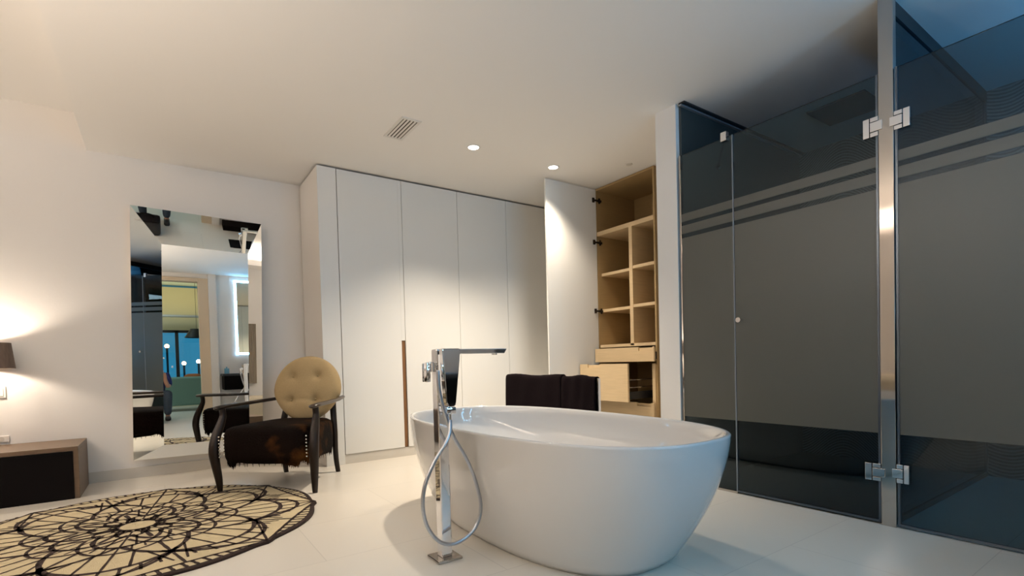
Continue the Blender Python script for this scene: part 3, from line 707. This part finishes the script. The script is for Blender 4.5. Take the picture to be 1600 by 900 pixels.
bm = bmesh.new(); bmesh.ops.create_uvsphere(bm, u_segments=16, v_segments=10, radius=.035); o = obj('bulb', bm, mat('bulb_glow', (1, 1, 1), .5, emit=((1, .9, .7), 6)), pl, smooth='all'); o.location = (0, 0, .07)
for x, z, c, l in ((.16, 1.62, (1, .45, .12), 'orange street light outside the far window, upper one'), (.20, 1.1, (1, .5, .2), 'orange street light outside the far window, lower one'), (.80, 1.14, (1, .9, .7), 'white street light outside the far window')):
    s_ = thing('street_light', l, 'street light', (x*1.25+(.4 if z < 1.12 else 0), -8 - (1 if z < 1.12 else 0), z-.1)); bm = bmesh.new(); bmesh.ops.create_uvsphere(bm, u_segments=12, v_segments=8, radius=.06)
    o = obj('bulb', bm, mat('street_bulb', c, .5, emit=(c, 25)), s_, smooth='all'); o.location = (0, 0, .1)
    bm = bmesh.new(); cyl(bm, (0, 0, -4), (0, 0, .05), .03, n=8); obj('post', bm, M_dark, s_)
# bed and curtain towards the left wall (seen in the mirror's right border)
cu = bmesh.new(); pts = [(-3.2+.035*math.sin(i*1.1), 3.35+i*.02) for i in range(36)]
pts = [(-3.24+.008*math.sin(i*1.1), 3.91+i*.004) for i in range(36)]
loft(cu, [[Vector((x, y, z)) for x, y in pts]+[Vector((-3.299, y, z)) for x, y in pts[::-1]] for z in (.76, 1.75)])
tag(obj('wall_hanging', cu, M_curtain), 'narrow grey taupe fabric strip on the left wall, seen in the mirror border', 'wall hanging')
bd = thing('bed', 'bed with taupe quilt at the left wall, seen in the mirror border', 'bed', (-2.5, 3.3, 0))
L(box((-3.15, 2.3, .0), (-1.75, 4.6, .22), .02), 'base', M_bench, bd); L(box((-3.12, 2.32, .22), (-1.72, 4.62, .56), .06, seg=4), 'quilt', M_quilt, bd, smooth=True)

# ---------------------------------------------------------------- the photographer, crouching behind the camera
def skin_obj(name, verts, edges, m, parent, sub=2):
    me = bpy.data.meshes.new(name); me.from_pydata([v[:3] for v in verts], edges, []); me.materials.append(m)
    o = bpy.data.objects.new(name, me); COL.objects.link(o); o.parent = parent
    s = o.modifiers.new('Skin', 'SKIN'); s.use_smooth_shade = True
    for i, v in enumerate(verts): me.skin_vertices[0].data[i].radius = (v[3], v[4] if len(v) > 4 else v[3])
    me.skin_vertices[0].data[0].use_root = True
    o.modifiers.new('Subsurf', 'SUBSURF').render_levels = sub
    return o
pe = thing('person', 'person in navy shirt and jeans crouching with a camera, seen in the mirror', 'person', (-.08, -.45, 0))
V = [(0, -.16, .36, .11, .10), (0, -.10, .50, .12, .10), (0, -.03, .66, .13, .095), (0, .02, .80, .135, .09), (0, .05, .88, .06), (0, .07, .93, .055), (0, .092, .975, .066, .074), (0, .100, 1.03, .080, .094), (0, .092, 1.085, .086, .104), (0, .085, 1.125, .07, .085)]
Ed = [(i, i+1) for i in range(9)]
for s in (-1, 1):
    b = len(V); V += [(s*.10, -.12, .36, .09), (s*.16, .10, .47, .075), (s*.18, .20, .49, .062), (s*.175, .14, .30, .055), (s*.17, .07, .10, .038), (s*.17, .08, .045, .04), (s*.18, .20, .03, .032)]
    Ed += [(0, b)]+[(b+i, b+i+1) for i in range(6)]
    b = len(V); V += [(s*.17, .03, .80, .06), (s*.20, .10, .66, .046), (s*.19, .17, .60, .04), (s*.15, .24, .72, .033), (s*.12+.03, .28, .82, .026), (s*.10+.03, .29, .85, .028)]
    Ed += [(3, b)]+[(b+i, b+i+1) for i in range(5)]
skin_obj('body', V, Ed, M_skin, pe)
# shirt and jeans as slightly larger shells on the same skeleton
sv = [(0, -.14, .37, .155, .14), (0, -.11, .50, .155, .13), (0, -.03, .66, .175, .125), (0, .02, .80, .165, .112), (0, .04, .865, .08)]
se = [(0, 1), (1, 2), (2, 3), (3, 4)]
for s in (-1, 1): b = len(sv); sv += [(s*.17, .03, .80, .074), (s*.20, .10, .66, .062), (s*.193, .15, .615, .056)]; se += [(3, b), (b, b+1), (b+1, b+2)]
skin_obj('shirt', sv, se, M_shirt, pe)
jv = [(0, -.17, .36, .135, .135), (0, -.14, .46, .14, .12), (0, -.19, .27, .09, .10)]; je = [(0, 1), (0, 2)]
for s in (-1, 1): b = len(jv); jv += [(s*.10, -.10, .38, .095), (s*.16, .10, .47, .09), (s*.18, .20, .49, .077), (s*.175, .14, .30, .072), (s*.17, .07, .09, .060)]; je += [(0, b)]+[(b+i, b+i+1) for i in range(4)]
skin_obj('jeans', jv, je, M_jeans, pe)
for s in (-1, 1):
    bm = box((s*.17-.045, .01, 0), (s*.17+.045, .28, .075), .03, seg=3); obj('shoe', bm, M_dark, pe, smooth=True)
bm = bmesh.new(); bmesh.ops.create_uvsphere(bm, u_segments=24, v_segments=16, radius=1)
bmesh.ops.delete(bm, geom=[v for v in bm.verts if (v.co.z < .30 and v.co.y > .35) or (v.co.z < -.2 and v.co.y > -.1) or v.co.z < -.8], context='VERTS')
for v in bm.verts: v.co = Vector((v.co.x*.091, .075+v.co.y*.112, 1.085+v.co.z*.112))
obj('hair', bm, M_hair, pe, smooth='all')
for s in (-1, 1):
    bm = bmesh.new()
    for k, l in enumerate((.05, .06, .057, .045)): tube(bm, spline([(s*.10+.03-s*.0*k, .30+.0*k, .835+.016*k), (s*.085+.03, .325, .84+.016*k), (s*.06+.03, .335, .842+.016*k)], 4), .008, 8)
    tube(bm, spline([(s*.10+.03, .29, .845), (s*.08+.03, .275, .875), (s*.06+.03, .285, .885)], 4), .009, 8)
    obj('fingers', bm, M_skin, pe, smooth='all')
    bm = bmesh.new(); bmesh.ops.create_uvsphere(bm, u_segments=10, v_segments=8, radius=.009, matrix=Matrix.Translation((s*.028, .178, 1.060))); obj('eye', bm, M_dark, pe, smooth='all')
bm = bmesh.new(); tube(bm, spline([(0, .180, 1.06), (0, .206, 1.028), (0, .182, 1.020)], 4), .011, 8); obj('nose', bm, M_skin, pe, smooth='all')
obj('mouth', box((-.022, .165, .990), (.022, .183, .998), .003), mat('lips', (.35, .12, .10), .5), pe)
for s in (-1, 1): bm = bmesh.new(); bmesh.ops.create_uvsphere(bm, u_segments=10, v_segments=8, radius=1, matrix=Matrix.Translation((s*.080, .095, 1.045)) @ Matrix.Diagonal((.010, .018, .030, 1))); obj('ear', bm, M_skin, pe, smooth='all')
ph = bmesh.new(); bx(ph, (-.06, -.135, -.045), (.06, -.065, .045), .008); bx(ph, (-.02, -.13, .045), (.02, -.07, .062), .004)
cyl(ph, (0, -.065, 0), (0, -.025, 0), .032, n=24)
o = obj('photo_camera', ph, M_dark, smooth=True); o.location = (0, 0, CAMZ-.0); o.rotation_euler = (0, 0, -YAW); tag(o, 'black camera held by the crouching person in the mirror', 'camera')

# things on the floor by the photographer, seen in the mirror's top border
bg = thing('camera_bag', 'black camera bag on the floor beside the crouching person, seen in the mirror', 'bag', (-.20, .12, 0))
obj('body', box((-.20, -.22, 0), (.20, .20, .24), .05, seg=4), M_dark, bg, smooth=True)
obj('flap', box((-.195, -.12, .236), (.195, .206, .252), .007), M_black, bg)
bm = bmesh.new(); tube(bm, spline([(-.12, 0, .24), (-.06, 0, .30), (.06, 0, .30), (.12, 0, .24)], 5), .010, 8); obj('handle', bm, M_black, bg, smooth='all')
bm = bmesh.new(); bx(bm, (-.60, -.17, 0), (.60, .20, .012), .004)
o = obj('bath_mat', bm, M_black); o.location = (1.62, .30, 0); tag(o, 'black bath mat on the floor before the vanity, seen in the mirror', 'mat')

# body of the added ceiling-fill uplight, unseen left of the frame
fl = thing('added_uplight', 'added slim steel uplight with white bowl to brighten the ceiling, unseen left of the round rug', 'lamp', (-1.55, 1.7, 0))
bm = bmesh.new(); cyl(bm, (0, 0, 0), (0, 0, .02), .15, .14, 40); obj('base', bm, M_steel, fl, smooth=True)
bm = bmesh.new(); cyl(bm, (0, 0, .02), (0, 0, 1.38), .012, n=16); obj('pole', bm, M_steel, fl, smooth=True)
bm = bmesh.new(); N = 40
loft(bm, [[Vector((r*math.cos(2*PI*k/N), r*math.sin(2*PI*k/N), z)) for k in range(N)] for r, z in ((.03, 1.37), (.12, 1.40), (.17, 1.46), (.165, 1.46), (.11, 1.41), (.02, 1.385))]); obj('lamp_shade', bm, M_plastic, fl, smooth=True)
